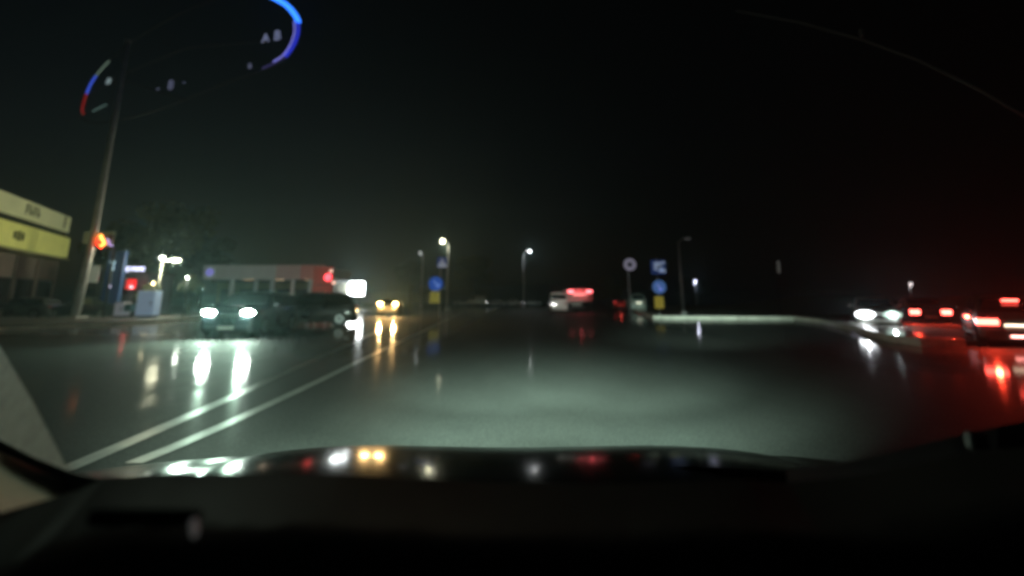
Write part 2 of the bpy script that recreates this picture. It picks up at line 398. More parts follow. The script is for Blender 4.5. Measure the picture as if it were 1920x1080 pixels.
# 3 amber headlights
c3 = make_vehicle('amber_car', 'oncoming car with amber yellow headlights between white lit panel and blue arrow sign', 'car',
     gx(720, 40), 42.2, H(.12, -1), 'sedan', 4.4, 1.75, 1.45, beige_p, warm_hot, None, (.34, .24), .98, .9)
head_beams(c3, 4.4, .87, .95, (1, .60, .22), 800, 2, 100, pt=60)
# 4 distant pair
c4 = make_vehicle('distant_car', 'far small car with two tiny bluish headlights left of white lit panel', 'car',
     gx(629, 95), 97, H(.2, -1), 'hatch', 4.1, 1.72, 1.48, grey_p, white_mid, None, (.5, .4), 1.9, .9, details=False)
# 5 far right group
c5 = make_vehicle('white_car', 'white car with glaring front lamp left of the nearer red brake lights, right side', 'car',
     gx(1646, 23)+1.1, 23+1.75, H(-.52, -.85), 'hatch', 4.2, 1.74, 1.46, whitep, glow('headlight_glare', (.92, .96, 1), 10), None, (.74, .34), .62, .85)
_hl = [o_ for o_ in c5.children if o_.name.startswith('headlight')]
_hl[0].data.materials[0] = glow('headlight_pale', (.75, 1, .85), .5)
head_beams(c5, 4.2, .87, .62, (.9, .96, 1), 30, 8, 110, pt=6)
c6 = make_vehicle('braking_car', 'dark car with two merged bright red brake lights just right of white car', 'car',
     gx(1745, 25)+1.0, 25+1.95, H(.45, .89), 'sedan', 4.4, 1.70, 1.42, black_p, None, red_core, (.3, .14), .64, .68, tail_w=.40, tail_h=.22)
for sx in (-1, 1): lamp('SPOT', 90, (1, .05, .02), (sx*.62, -2.34, .68), c6, .06, 172, (0, -1, .02), .3)
c7 = make_vehicle('braking_car', 'nearest dark car at right picture edge with high third brake light glowing over its plate', 'car',
     gx(1905, 13.8)+1.3, 13.8+1.65, H(.62, .80), 'hatch', 4.2, 1.62, 1.50, grey_p, None, red_hot, (.3, .14), .64, .68, tail_w=.46, tail_h=.16, third=(1.28, red_hot))
for sx in (-1, 1): lamp('SPOT', 85, (1, .05, .02), (sx*.55, -2.26, .68), c7, .06, 172, (0, -1, .02), .3)
lamp('SPOT', 45, (1, .05, .02), (0, -2.14, 1.28), c7, .05, 172, (0, -1, .02), .3)
B('plate_lamp', (0, -2.17, .60), (.5, .02, .05), glow('plate_lamp_lit', (1, .85, .6), 3.5), c7)
B('fog_light', (0, -2.18, .30), (.34, .03, .06), glow('fog_light_lit', (1, .35, .30), 6), c7)

# 6 centre group
van = make_vehicle('white_van', 'white delivery van beside the truck with high red tail lights', 'van',
     gx(1049, 52), 54.6, H(.02, 1), 'van', 5.2, 1.85, 2.10, whitep, None, None, (.3, .2), .8, .9, details=False)
# truck with tall box
tr = thing('box_truck', 'pinkish box truck seen from behind with two high red lights, centre distance', 'truck', (gx(1088, 52), 52, 0), 0)
tb = mat('truck_box_pink', (.62, .38, .36), .5, var=.2, vscale=2)
B('cargo_box', (0, 2.4, 1.75), (2.7, 4.8, 1.3), tb, tr, bevel=.04)
for s in (-1, 1):
    B('rear_door', (s*.65, -.012, 1.75), (1.26, .03, 1.2), tb, tr, bevel=.01); B('door_bar', (s*.25, -.045, 1.75), (.04, .03, 1.15), rimm, tr)
    B('tail_light', (s*.98, -.05, 2.16), (.60, .06, .26), glow('truck_red', (1, .16, .18), 5), tr)
    for y in (.9, 4.9):
        b2 = new_bm(); add_disc(b2, (s*1.0, y, .46), (1, 0, 0), .46, .3, 20); obj('wheel', b2, tyre, tr, bevel=.03)
B('cab', (0, 5.8, 1.35), (2.3, 1.7, 1.9), whitep, tr, bevel=.12); B('chassis', (0, 2.8, .5), (1.0, 6.2, .22), trim, tr)
B('rear_bumper', (0, .1, .45), (2.3, .15, .16), trim, tr); B('marker_strip', (0, -.06, 1.85), (1.5, .02, .16), glow('truck_marker', (1, .45, .42), .9), tr)
lamp('POINT', 35, (1, .10, .12), (0, -.7, 2.2), tr, .2)
lamp('SPOT', 500, (.95, 1, .9), (-2.4, -9, 1.2), tr, .2, 30, (.12, 1, .05), .8)   # added spot with no fixture, for headlight glare on van and truck
c10 = make_vehicle('pale_car', 'pale green car with small lit plate between round sign post and blue sign stack', 'car',
     gx(1200, 56), 58.2, H(.05, 1), 'suv', 4.3, 1.8, 2.0, greenp, None, None, (.3, .2), .8, 1.0)
B('plate_lamp', (0, -2.24, .95), (.55, .02, .12), glow('plate_lamp_pale', (1, .95, .75), 1.6), c10)
lamp('SPOT', 170, (.8, 1, .9), (-.5, -7.0, 1.0), c10, .2, 40, (.06, 1, .05), .8)
c11 = make_vehicle('red_car', 'far red car with dim tail lights left of the round sign post', 'car',
     gx(1166, 66), 68, H(.1, 1), 'hatch', 4.1, 1.75, 1.45, redp, None, red_mid, (.3, .2), .8, 1.0, details=False)
lamp('POINT', 4, (1, .08, .06), (0, -2.5, .9), c11, .1)
# row of parked cars under the far lamps
rowlab = ['leftmost pale car of the parked row far down the road', 'cream van in the parked row behind yellow chevron marker', 'silver car in the middle of the far parked row', 'white car in the far parked row just left of thin lamp post', 'rightmost small silver car of the far parked row']
for i, (px, k, pm) in enumerate([(868, 'hatch', silver), (893, 'van', beige_p), (928, 'sedan', silver), (960, 'sedan', whitep), (998, 'hatch', silver)]):
    o = make_vehicle('parked_car' if k != 'van' else 'parked_van', rowlab[i], 'car' if k != 'van' else 'van', gx(px, 108), 108, H(-1, .05*(-1)**i), k, 4.0 if k != 'van' else 4.4, 1.7, 1.45 if k != 'van' else 2.3, pm,
                     white_mid if i in (2, 4) else None, None, (.3, .2), .75, .8, group='cars parked far down the road', details=False)
# parked cars by the shops on the left
c20 = make_vehicle('parked_car', 'dark parked car with warm lit lamps in front of the yellow shop', 'car', gx(160, 36), 36, H(-1, -.25), 'sedan', 4.5, 1.8, 1.5, black_p,
                   glow('lamp_warm_dim', (1, .75, .45), 5), None, (.3, .16), .70, .8)
make_vehicle('parked_car', 'grey unlit parked car at left picture edge before the dark shopfront', 'car', gx(45, 35), 35, H(-1, -.15), 'hatch', 4.2, 1.8, 1.5, grey_p)
lamp('SPOT', 400, (1, .75, .45), (-1.0, 5.5, 4.2), c20, .2, 90, (.1, -.6, -1), .9)

# ================================================================== SHOPS LEFT
wallm = mat('shop_wall', (.20, .17, .15), .8, var=.3, vscale=.8, bump=.2)
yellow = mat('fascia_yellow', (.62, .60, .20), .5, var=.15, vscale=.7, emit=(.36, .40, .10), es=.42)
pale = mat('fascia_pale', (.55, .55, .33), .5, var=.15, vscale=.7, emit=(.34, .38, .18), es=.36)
dk = mat('dark_letters', (.05, .06, .02), .6, var=.2)
Ysh = 40
s0 = A(-260, 560, 22); s1 = A(104, 560, 41)     # front face line of the shop, receding
fdir = Vector((s1.x-s0.x, s1.y-s0.y, 0)); Lsh = fdir.length; fdir.normalize(); ang = math.atan2(fdir.y, fdir.x)
shop = thing('shop', 'dark shop building with two stacked yellow fascia boards above its front', 'building', (s1.x, s1.y, .13), ang)
# local: -x goes towards the camera along the front, -y is the outward side (to the road)
z_at = lambda py, Y: A(100, py, Y).z - .13
ht = z_at(408, 41); h2 = z_at(436, 41); h3 = z_at(447, 41); h4 = z_at(483, 41)
B('wall', (-Lsh/2, 4.2, h4/2), (Lsh, 8, h4), wallm, shop)
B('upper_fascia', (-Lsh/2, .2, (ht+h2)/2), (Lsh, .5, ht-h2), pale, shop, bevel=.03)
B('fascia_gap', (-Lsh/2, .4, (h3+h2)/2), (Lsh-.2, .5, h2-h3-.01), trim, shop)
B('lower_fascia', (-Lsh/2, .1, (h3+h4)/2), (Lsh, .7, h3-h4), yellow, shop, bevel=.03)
B('roof', (-Lsh/2, 4.4, ht-.12), (Lsh, 7.6, .2), wallm, shop)
M = lambda x, y, z: Matrix.Translation((x, y, z)) @ Matrix.Rotation(R(90), 4, 'X')
# blurred dark emblems on the boards
for x, w, hh in ((-1.3, .5, 1.1), (-7.2, 2.6, .75)):
    bm = new_bm()
    n_ = max(1, int(w/.55))
    for k in range(n_):
        xx = x + (k-(n_-1)/2)*.6
        add_box(bm, (xx, -.065, (ht+h2)/2+.05), (.13, .03, hh)); add_box(bm, (xx+.18, -.065, (ht+h2)/2+.05+hh*.3*(-1)**k), (.3, .03, .14)); add_box(bm, (xx+.16, -.065, (ht+h2)/2), (.26, .03, .12))
    obj('fascia_lettering', bm, dk, shop)
bm = new_bm()
for k in range(3): add_box(bm, (-9.5+k*.55, -.27, (h3+h4)/2), (.35, .03, .5+.15*(k % 2)))
obj('fascia_lettering', bm, dk, shop)
paneg = mat('shop_glass', (.03, .032, .034), .08, var=.2)
for k in range(6):
    x = -2.2 - k*3.4; w = B('shop_window', (x, .16, 1.55), (2.7, .10, 2.3), trim, shop, bevel=.02)
    for j in (-1, 1): B('pane', (x+j*.64, .10, 1.6), (1.18, .03, 2.0), paneg, w)
    B('pilaster', (x-1.7, .14, h4/2), (.3, .14, h4-.02), wallm, shop)
B('window_glow', (-15.2, .07, 2.5), (1.6, .03, .9), glow('shop_light_pink', (1, .50, .35), .45), shop)
bm = new_bm(); add_box(bm, (-9, -.5, h4-.35), (14, 1.2, .08)); obj('awning', bm, mat('awning_olive', (.22, .23, .12), .8, var=.2), shop)

# side wing past the corner, with yellowish board
wing = thing('shop_wing', 'lower dim building with a faded yellow board between yellow shop and tall mast', 'building', A(158, 560, 44)*1.0, 0)
wing.location.z = .13
B('wall', (0, 3, 1.5), (3.0, 5, 3.0), wallm, wing); B('faded_board', (0, .4, z_at(445, 44)), (2.7, .3, 1.1), mat('board_faded', (.30, .28, .14), .6, var=.2, emit=(.2, .2, .08), es=.18), wing)
B('board_post', (-1.2, .5, 3.6), (.12, .12, 3.6), trim, wing); B('board_post', (1.2, .5, 3.6), (.12, .12, 3.6), trim, wing); B('door', (0, .47, 1.1), (1, .06, 2.1), trim, wing)
def post_on(px, Y, z=.13): p = A(px, 560, Y); return (p.x, p.y, z)
def zz(px, py, Y): return A(px, py, Y).z
# pale notice board
nb = thing('notice_board', 'plain pale grey board standing above the parked car with warm lamps', 'board', post_on(163, 38.5), 0)
zc = zz(163, 514, 38.5)-.13
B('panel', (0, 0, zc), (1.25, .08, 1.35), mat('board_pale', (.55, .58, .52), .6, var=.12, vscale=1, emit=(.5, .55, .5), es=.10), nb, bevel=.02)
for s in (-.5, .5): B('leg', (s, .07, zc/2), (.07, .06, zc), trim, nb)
# red and orange neon on a bracket post
ne = thing('neon_sign', 'small red and orange neon squiggle at the foot of the tall mast', 'sign', post_on(196, 33), 0)
T('post', [(0, .12, 0), (0, .12, zz(196, 462, 33)-.13)], .07, trim, ne)
pp = lambda px, py, Y, o: tuple(A(px, py, Y) - Vector(o.location))
T('neon_tube', [pp(188, 441, 33, ne), pp(192, 449, 33, ne), pp(196, 457, 33, ne), pp(189, 461, 33, ne)], .10, glow('neon_orange', (1, .33, .06), 5), ne)
T('neon_tube', [pp(184, 446, 33, ne), pp(183, 458, 33, ne), pp(190, 465, 33, ne)], .05, glow('neon_red', (1, .03, .01), 7), ne)
T('neon_tube', [pp(200, 448, 33, ne), pp(206, 453, 33, ne), pp(202, 457, 33, ne), pp(211, 461, 33, ne)], .035, glow('neon_violet', (.55, .45, 1), 1.6), ne)
B('back_plate', pp(197, 452, 33.15, ne), (1.15, .06, .95), trim, ne)
lamp('POINT', 7, (1, .15, .03), pp(193, 452, 32.6, ne), ne, .1)
# dark blue totem
to = thing('totem_sign', 'tall dark blue totem sign with a small pale emblem below red neon', 'sign', post_on(208, 36), 0)
zt = zz(208, 470, 36)-.13
B('pylon', (0, 0, zt/2), (1.25, .35, zt), mat('totem_blue', (.02, .05, .16), .4, emit=(.02, .06, .22), es=.06, var=.3, vscale=.7), to, bevel=.04)
B('base', (0, 0, .15), (1.6, .6, .3), trim, to)
T('emblem', [pp(207, 490, 35.75, to), pp(212, 498, 35.75, to), pp(216, 490, 35.75, to)], .06, glow('totem_emblem', (.5, .75, .9), .7), to)
T('emblem', [pp(212, 497, 35.75, to), pp(212, 507, 35.75, to)], .05, glow('totem_emblem', (.5, .75, .9), .7), to)
D('emblem', pp(204, 537, 35.75, to), (0, 1, 0), .13, .04, glow('totem_dot', (.7, .65, .9), 1.1), to)
# kiosk with lit lettering on its roof
ki = thing('kiosk', 'dark kiosk with a row of small white lit letters on its roof', 'kiosk', post_on(238, 40), 0)
kh = zz(238, 512, 40)-.13
kio = mat('kiosk_wall', (.05, .06, .09), .5, var=.3)
B('wall', (0, 1.6, kh/2), (2.9, 3, kh-.1), kio, ki, bevel=.03); B('roof', (0, 1.5, kh), (3.2, 3.4, .14), trim, ki); B('window', (-.7, .085, 1.6), (1.1, .05, 1.0), paneg, ki); B('counter', (-.7, -.05, 1.0), (1.3, .3, .06), trim, ki)
B('door', (.75, .085, 1.05), (.8, .05, 2.05), trim, ki)
wl = glow('letter_white', (.8, .82, 1), 1.7)
lx = [(-.93, 'n'), (-.60, 'o'), (-.30, 'o'), (.08, 'n'), (.38, 'o'), (.66, 'n'), (.92, 'o')]
for k, (x, ch) in enumerate(lx):
    bm = new_bm(); z0 = kh+.33; h_ = .30 if k not in (1, 2) else .38
    if ch == 'n':
        for sx in (-.09, .09): add_box(bm, (x+sx, 0, z0), (.05, .05, h_))
        add_box(bm, (x, 0, z0+h_/2-.03), (.22, .05, .06))
    else:
        for sx in (-.10, .10): add_box(bm, (x+sx, 0, z0), (.05, .05, h_))
        for sz in (-1, 1): add_box(bm, (x, 0, z0+sz*(h_/2-.03)), (.22, .05, .06))
    obj('letter', bm, wl, ki)
B('letter_rail', (0, .05, kh+.12), (2.2, .04, .05), trim, ki)
B('red_lamp', pp(246, 533, 39.8, ki), (.75, .2, .8), glow('kiosk_red', (1, .04, .05), .4), ki, bevel=.05); B('red_lamp_core', pp(246, 538, 39.65, ki), (.2, .08, .2), glow('kiosk_red_core', (1, .45, .5), 3), ki)
lamp('POINT', 25, (1, .1, .1), pp(246, 533, 39.0, ki), ki, .1)
# lit yellowish bush beside kiosk and cabinets
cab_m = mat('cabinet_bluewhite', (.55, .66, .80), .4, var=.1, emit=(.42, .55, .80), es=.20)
def cabinet(px0, px1, py0, py1, Y, label, m, name='cabinet'):
    c = thing(name, label, 'cabinet', post_on((px0+px1)/2, Y), 0)
    w = (px1-px0)/920*Y; zt = zz(px0, py0, Y)-.13; zb_ = max(.05, zz(px0, py1, Y)-.13)
    B('housing', (0, .35, (zt+zb_)/2), (w, .7, zt-zb_), m, c, bevel=.03); B('base', (0, .35, zb_/2), (w*.9, .6, zb_), trim, c)
    B('door_panel', (0, -.012, (zt+zb_)/2), (w*.86, .03, (zt-zb_)*.9), m, c, bevel=.008); B('handle', (w*.34, -.05, (zt+zb_)/2), (.04, .04, .3), trim, c)
    return c
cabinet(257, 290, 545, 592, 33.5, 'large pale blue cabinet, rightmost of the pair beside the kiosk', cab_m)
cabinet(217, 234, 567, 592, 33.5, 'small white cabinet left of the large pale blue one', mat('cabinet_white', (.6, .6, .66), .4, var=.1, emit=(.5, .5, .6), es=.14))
bt = thing('trolley', 'small teal trolley standing between the two cabinets', 'trolley', post_on(245, 33.8), 0)
tealm = mat('trolley_teal', (.08, .22, .24), .5, var=.3)
B('box', (0, 0, .62), (.62, .5, .45), tealm, bt, bevel=.03); B('lid', (0, 0, .88), (.66, .54, .05), trim, bt)
T('handle', [(-.25, .3, .8), (-.25, .35, 1.5), (.25, .35, 1.5), (.25, .3, .8)], .02, rimm, bt)
for s in (-.26, .26): D('wheel', (s, 0, .2), (1, 0, 0), .2, .05, tyre, bt)
# post with lit arms
ap = thing('lit_arm_post', 'thin pale post with a lit arm reaching right, before the dark tree', 'lamp', post_on(294, 37), 0)
ztp = zz(294, 484, 37)-.13
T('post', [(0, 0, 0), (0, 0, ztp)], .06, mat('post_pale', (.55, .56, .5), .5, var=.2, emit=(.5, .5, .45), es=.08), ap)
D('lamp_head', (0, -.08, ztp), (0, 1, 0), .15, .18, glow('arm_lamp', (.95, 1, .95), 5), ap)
B('arm', (.75, 0, ztp-.17), (1.3, .06, .07), glow('arm_strip', (.9, 1, .9), .3), ap); B('light_bar', (1.15, -.05, ztp-.17), (.62, .12, .24), glow('arm_light', (.9, 1, .92), 1.0), ap, bevel=.03)
lamp('POINT', 620, (1, .97, .66), (.8, -.5, ztp-.3), ap, .35)

# ================================================================== TREES AND SHRUBS
barkm = mat('bark', (.06, .045, .03), .9, var=.4, vscale=10, bump=.5)
leaf_mats = [mat('leaves_olive', (.12, .12, .03), .7, var=.5, vscale=1.2), mat('leaves_dark', (.035, .05, .025), .7, var=.5, vscale=1.2), mat('leaves_pale', (.12, .15, .08), .6, var=.5, vscale=3)]
def crown_bm(blobs, n, size, seed):
    rnd = random.Random(seed); bm = new_bm(); tot = sum(b[3]**2 for b in blobs)
    for (bx, by, bz, br) in blobs:
        for _ in range(int(n*br*br/tot)):
            d = Vector((rnd.gauss(0, 1), rnd.gauss(0, 1), rnd.gauss(0, 1))).normalized()*br*(rnd.random()**.35)
            d.z *= .8; c = Vector((bx, by, bz))+d
            u = Vector((rnd.gauss(0, 1), rnd.gauss(0, 1), rnd.gauss(0, 1))).normalized(); w = u.orthogonal().normalized()
            s = size*rnd.uniform(.6, 1.4)
            bm.faces.new([bm.verts.new(c+u*s), bm.verts.new(c+w*s*.5), bm.verts.new(c-u*s), bm.verts.new(c-w*s*.5)])
    return bm
def tree(px, Y, h, r, label, lm, seed, n=2600, size=.22, name='tree', group=None):
    rnd = random.Random(seed); t = thing(name, label, 'tree', post_on(px, Y, 0), 0, group)
    top = Vector((rnd.uniform(-.3, .3), rnd.uniform(-.3, .3), h*.62)); mid = Vector((rnd.uniform(-.2, .2), 0, h*.3))
    bm = new_bm(); add_tube(bm, [(0, 0, 0), mid, top], [r*.09, r*.065, r*.03], 8); blobs = []
    for k in range(9):
        a = k*2.4+rnd.random(); st = mid.lerp(top, rnd.uniform(.1, .95)); rr = r*rnd.uniform(.35, .75)
        e = Vector((math.cos(a)*rr, math.sin(a)*rr, h*rnd.uniform(.5, .9))); add_tube(bm, [st, st.lerp(e, .5)+Vector((0, 0, .2)), e], [r*.035, r*.022, r*.008], 6)
        blobs.append((*e, r*rnd.uniform(.28, .45)))
    blobs.append((0, 0, h*.88, r*.4)); blobs.append((0, 0, h*.68, r*.5))
    obj('trunk', bm, barkm, t, smooth=True)
    obj('crown', crown_bm(blobs, n, size, seed), lm, t)
    return t
tree(300, 58, 13, 5.5, 'largest dark olive tree, rising behind the post with lit arm', leaf_mats[0], 1, 5200, .26)
tree(225, 62, 11, 4.6, 'dark tree behind the kiosk with lit letters', leaf_mats[0], 2, 3600, .26)
tree(372, 66, 10, 4.0, 'dark tree at left end of the petrol station canopy', leaf_mats[1], 3, 3000, .26)
tree(885, 120, 12, 5.5, 'tall dark tree between yellow street lamp and thin lamp post', leaf_mats[0], 4, 3000, .3)
tree(770, 128, 11, 6.0, 'low grey lit tree left of the yellow street lamp', leaf_mats[1], 9, 3000, .32)
tree(1140, 105, 5.5, 5.0, 'low broad olive tree behind pinkish truck', leaf_mats[0], 5, 2600, .26)
tree(1300, 120, 6, 5.0, 'low dark tree behind the blue sign stack', leaf_mats[1], 6, 2400, .26)
def shrub(px, Y, h, r, label, lm, seed, n=900, size=.10):
    t = thing('shrub', label, 'shrub', post_on(px, Y), 0); rnd = random.Random(seed)
    bm = new_bm(); bl = []
    for k in range(6):
        a = k*1.1; e = Vector((math.cos(a)*r*.5, math.sin(a)*r*.4, h*rnd.uniform(.45, .85))); add_tube(bm, [(0, 0, 0), e*.6, e], [.03, .02, .008], 5); bl.append((*e, r*.42))
    obj('stem', bm, barkm, t); obj('foliage', crown_bm(bl, n, size, seed), lm, t); return t
shrub(356, 36, 3.2, 1.0, 'pale bush lit white green beside the dazzling car', leaf_mats[2], 11, 1500, .13)
shrub(276, 35.5, 2.9, .9, 'yellowish lit bush just above the pale blue cabinet', leaf_mats[2], 12, 1200, .11)
for px, Y, e, c in ((356, 34.6, 110, (.9, 1, .85)), (276, 34.0, 90, (1, .85, .5))):
    pass
# short globe lamps added to light those bushes
def globe(px, Y, zh, col, es, e, label):
    t = thing('globe_lamp', label, 'lamp', post_on(px, Y), 0)
    T('post', [(0, 0, 0), (0, 0, zh-.1)], .035, trim, t)
    bm = new_bm(); bmesh.ops.create_uvsphere(bm, u_segments=14, v_segments=8, radius=.11, matrix=Matrix.Translation((0, 0, zh))); obj('globe', bm, glow('globe_'+label[:8].replace(' ', '_'), col, es), t, smooth=True)
    lamp('POINT', e, col, (0, -.2, zh), t, .12); return t
globe(347, 34.8, 2.7, (.9, 1, .85), 1.6, 70, 'white garden globe lamp inside pale lit bush')
globe(284, 34.5, 2.3, (1, .85, .5), 1.6, 42, 'yellow garden globe lamp above the pale blue cabinet')

# ================================================================== PETROL STATION
cx = (A(378, 560, 52).x + A(603, 560, 52).x)/2; cw = A(603, 560, 52).x - A(372, 560, 52).x
st = thing('station_canopy', 'long grey petrol station canopy with blue logo at left and reddish right end', 'canopy', (cx, 52, .13), 0)
zt = zz(480, 497, 52)-.13; zb2 = zz(480, 524, 52)-.13
gm = mat('canopy_grey', (.42, .45, .47), .45, var=.12, vscale=.5, emit=(.40, .45, .47), es=.065)
gr_ = mat('canopy_red', (.45, .14, .14), .45, var=.15, vscale=.5, emit=(.48, .20, .19), es=.10)
gp_ = mat('canopy_pink', (.40, .28, .28), .45, var=.15, vscale=.5, emit=(.42, .30, .30), es=.09)
n_ = 10
for k in range(n_):
    w = cw/n_; B('fascia_panel', (-cw/2+w*(k+.5), 0, (zt+zb2)/2), (w-.03, .25, zt-zb2), [gm, gp_, gr_][(k >= 6) + (k >= 8)], st, bevel=.01)
B('roof', (0, 4.3, (zt+zb2)/2), (cw-.1, 8.2, (zt-zb2)*.7), mat('canopy_soffit', (.25, .23, .2), .7, var=.1), st)
for x in (-cw*.32, cw*.02, cw*.34):
    for y in (1.5, 6.5): B('column', (x, y, zb2/2+.15), (.35, .35, zb2+.1), gm, st, bevel=.03)
D('logo', (-cw/2+.75, -.15, (zt+zb2)/2), (0, 1, 0), .42, .05, glow('logo_blue', (.25, .22, .75), .55), st)
for x in (-3.5, 0, 3.5):
    B('soffit_lamp', (x, 3.5, zb2+.12), (1.0, .4, .06), glow('soffit_warm', (1, .7, .4), .8), st)
lamp('POINT', 30, (1, .75, .5), (0, 4, zb2-.5), st, .4)
for i, x in enumerate((-cw*.32, cw*.02, cw*.34)):
    p = thing('fuel_pump', ['fuel pump under left end of the canopy', 'fuel pump under middle of the canopy', 'fuel pump under reddish right end of the canopy'][i], 'fuel pump', (cx+x, 52+3.4, .13), 0, 'fuel pumps under the canopy')
    B('body', (0, 0, .85), (.9, .5, 1.7), mat('pump_body', (.35, .10, .08), .4, var=.2), p, bevel=.04); B('display', (0, -.26, 1.35), (.6, .03, .3), glow('pump_display', (.6, .8, .7), .5), p)
    T('hose', [(.45, -.1, 1.4), (.62, -.15, .8), (.47, -.2, .5)], .03, tyre, p); B('nozzle', (.47, -.24, 1.2), (.08, .12, .25), trim, p)
sb = thing('station_shop', 'low olive shop building under and behind the petrol canopy', 'building', (cx-4.0, 66, .13), 0)
B('wall', (0, 0, 1.7), (15, 6, 3.4), mat('station_wall', (.20, .19, .10), .8, var=.3, vscale=.6), sb); B('roof', (0, 0, 3.5), (15.6, 6.6, .22), trim, sb)
for k in range(6): w = B('window', (-6+k*2.4, -3.04, 1.6), (1.9, .1, 1.8), trim, sb); B('pane', (-6+k*2.4, -3.10, 1.6), (1.7, .03, 1.6), paneg, w)
# red pylon right of the canopy
rp = thing('red_pylon', 'dark red pylon sign with a bright red spot right of the canopy', 'sign', post_on(603, 49), 0)
rz = zz(603, 498, 49)-.13
B('panel', (0, 0, rz*.62), (2.0, .4, rz*.72), mat('pylon_red', (.22, .03, .02), .45, var=.25, vscale=1, emit=(.30, .03, .02), es=.16), rp, bevel=.04)
for s in (-.8, .8): B('leg', (s, .05, rz*.15), (.15, .2, rz*.3), trim, rp)
D('red_spot', pp(615, 520, 48.7, rp), (0, 1, 0), .36, .06, glow('pylon_spot', (1, .07, .10), 3.2), rp)
D('white_spot', pp(621, 508, 48.7, rp), (0, 1, 0), .16, .06, glow('pylon_white', (1, .75, .6), .9), rp)
D('white_spot', pp(626, 530, 48.7, rp), (0, 1, 0), .18, .06, glow('pylon_white', (1, .75, .6), .9), rp)
B('price_rail', pp(607, 534, 48.72, rp), (1.4, .05, .1), trim, rp)
lamp('POINT', 25, (1, .08, .06), pp(614, 519, 47.9, rp), rp, .2)
# glaring white panel
wp = thing('lit_billboard', 'glaring white lit billboard whose light streaks down the wet road', 'billboard', post_on(664, 70), 0)
c0 = A(665, 541, 70); w = 36/920*70; h_ = 25/920*70
B('lit_face', (0, -.12, c0.z-.13), (w, .10, h_), glow('billboard_white', (.93, 1, 1), 26), wp, bevel=.02)
B('frame', (0, .06, c0.z-.13), (w+.15, .2, h_+.15), trim, wp); B('post', (-.8, .1, .8), (.16, .16, 1.7), trim, wp); B('post', (.8, .1, .8), (.16, .16, 1.7), trim, wp)
lamp('SPOT', 700, (.9, 1, .98), (0, -.4, c0.z-.1), wp, .5, 130, (.15, -1, -.12), .8)

# ================================================================== MAST AND GAUGE REFLECTION
mast_m = mat('galvanised', (.55, .57, .58), .5, metal=.3, var=.25, vscale=2)
mp_ = post_on(172, 33)
ma = thing('tall_mast', 'tall leaning grey mast rising from the red neon towards the dark sky', 'mast', mp_, 0)
tp = A(240, 78, 33) - Vector(mp_); lo = A(178, 430, 33)-Vector(mp_)
T('shaft', [(lo.x-.25, 0, 0), tuple(lo), tuple(lo.lerp(tp, .5)), tuple(tp)], [.26, .21, .18, .13], mast_m, ma, 14)
B('base_plate', (lo.x-.25, 0, .06), (.9, .9, .12), mast_m, ma); D('cap', tuple(tp), tp.normalized(), .17, .15, mast_m, ma)
rs_ = thing('gauge_reflection', 'oval gauge reflection with glowing blue arc at right, built as a frame on the mast', 'sign', tuple(A(226, 150, 33)), 0)  # windscreen reflection of the gauge, modelled as a glowing frame on the mast
RP = lambda px, py, Y=33.4: tuple(A(px, py, Y)-Vector(rs_.location))
def arc(pts, r, m, nm='gauge_arc'):
    # Catmull-Rom through the given points
    P_ = [Vector(RP(*p)) for p in pts]; out = []
    for i in range(len(P_)-1):
        p0, p1, p2, p3 = P_[max(i-1, 0)], P_[i], P_[i+1], P_[min(i+2, len(P_)-1)]
        for k in range(6):
            t = k/6; out.append(.5*((2*p1)+(p2-p0)*t+(2*p0-5*p1+4*p2-p3)*t*t+(3*p1-p0-3*p2+p3)*t**3))
    out.append(P_[-1]); T(nm, out, r, m, rs_, 8)
frame_m = mat('ring_frame', (.02, .022, .025), .6, var=.2)
arc([(152, 216), (158, 178), (176, 145), (205, 114), (260, 70), (350, 20), (450, -12), (530, 5), (563, 40), (557, 82), (530, 116), (485, 134), (400, 165), (300, 205), (210, 228), (165, 228), (152, 216)], .045, frame_m, 'ring_frame')
FR = 33.25
def farc(pts, r, m): arc([(x, y, FR) for x, y in pts], r, m)
farc([(505, -8), (535, 8), (553, 28), (560, 42)], .20, glow('ring_blue_hot', (.03, .20, 1), 2.2))
farc([(558, 36), (559, 60), (550, 86), (535, 106)], .11, glow('ring_blue', (.04, .06, 1), .55))
farc([(551, 40), (552, 60), (544, 84), (530, 104), (512, 116)], .04, glow('ring_violet', (.30, .30, 1), .9))
farc([(535, 106), (515, 118), (492, 128)], .06, glow('ring_dim', (.12, .10, .4), .22))
farc([(205, 114), (190, 130), (180, 142)], .05, glow('ring_greenish', (.18, .26, .20), .55))
farc([(180, 142), (170, 158), (162, 176)], .07, glow('ring_leftblue', (.06, .13, .9), .6))
farc([(162, 176), (157, 192), (154, 206), (157, 214)], .07, glow('ring_red', (.40, .02, .02), .35))
farc([(206, 147), (201, 158)], .13, glow('ring_blob', (.30, .40, .42), .45))
farc([(174, 209), (186, 202), (200, 196)], .07, glow('ring_teal', (.08, .14, .13), .45))
lt = glow('ring_letters', (.33, .38, .62), .4); ld = glow('ring_letters_dim', (.2, .22, .36), .35)
def rt(s, px, py, size, m, tilt=0):
    text('letter', s, size, m, rs_, Matrix.Translation(RP(px, py, FR)) @ Matrix.Rotation(R(90), 4, 'X') @ Matrix.Rotation(R(tilt), 4, 'Z') @ Matrix(((1, .45, 0, 0), (0, 1, 0, 0), (0, 0, 1, 0), (0, 0, 0, 1))), .03)
rt('A', 498, 72, .95, lt, 14); rt('B', 520, 67, 1.05, lt, 14); rt('8', 320, 160, 1.0, ld, 14); rt('a', 469, 122, .8, ld, 10); rt('-', 296, 165, .9, ld, 14); rt('-', 345, 153, .9, glow('ring_letters_faint', (.1, .12, .2), .4), 14)
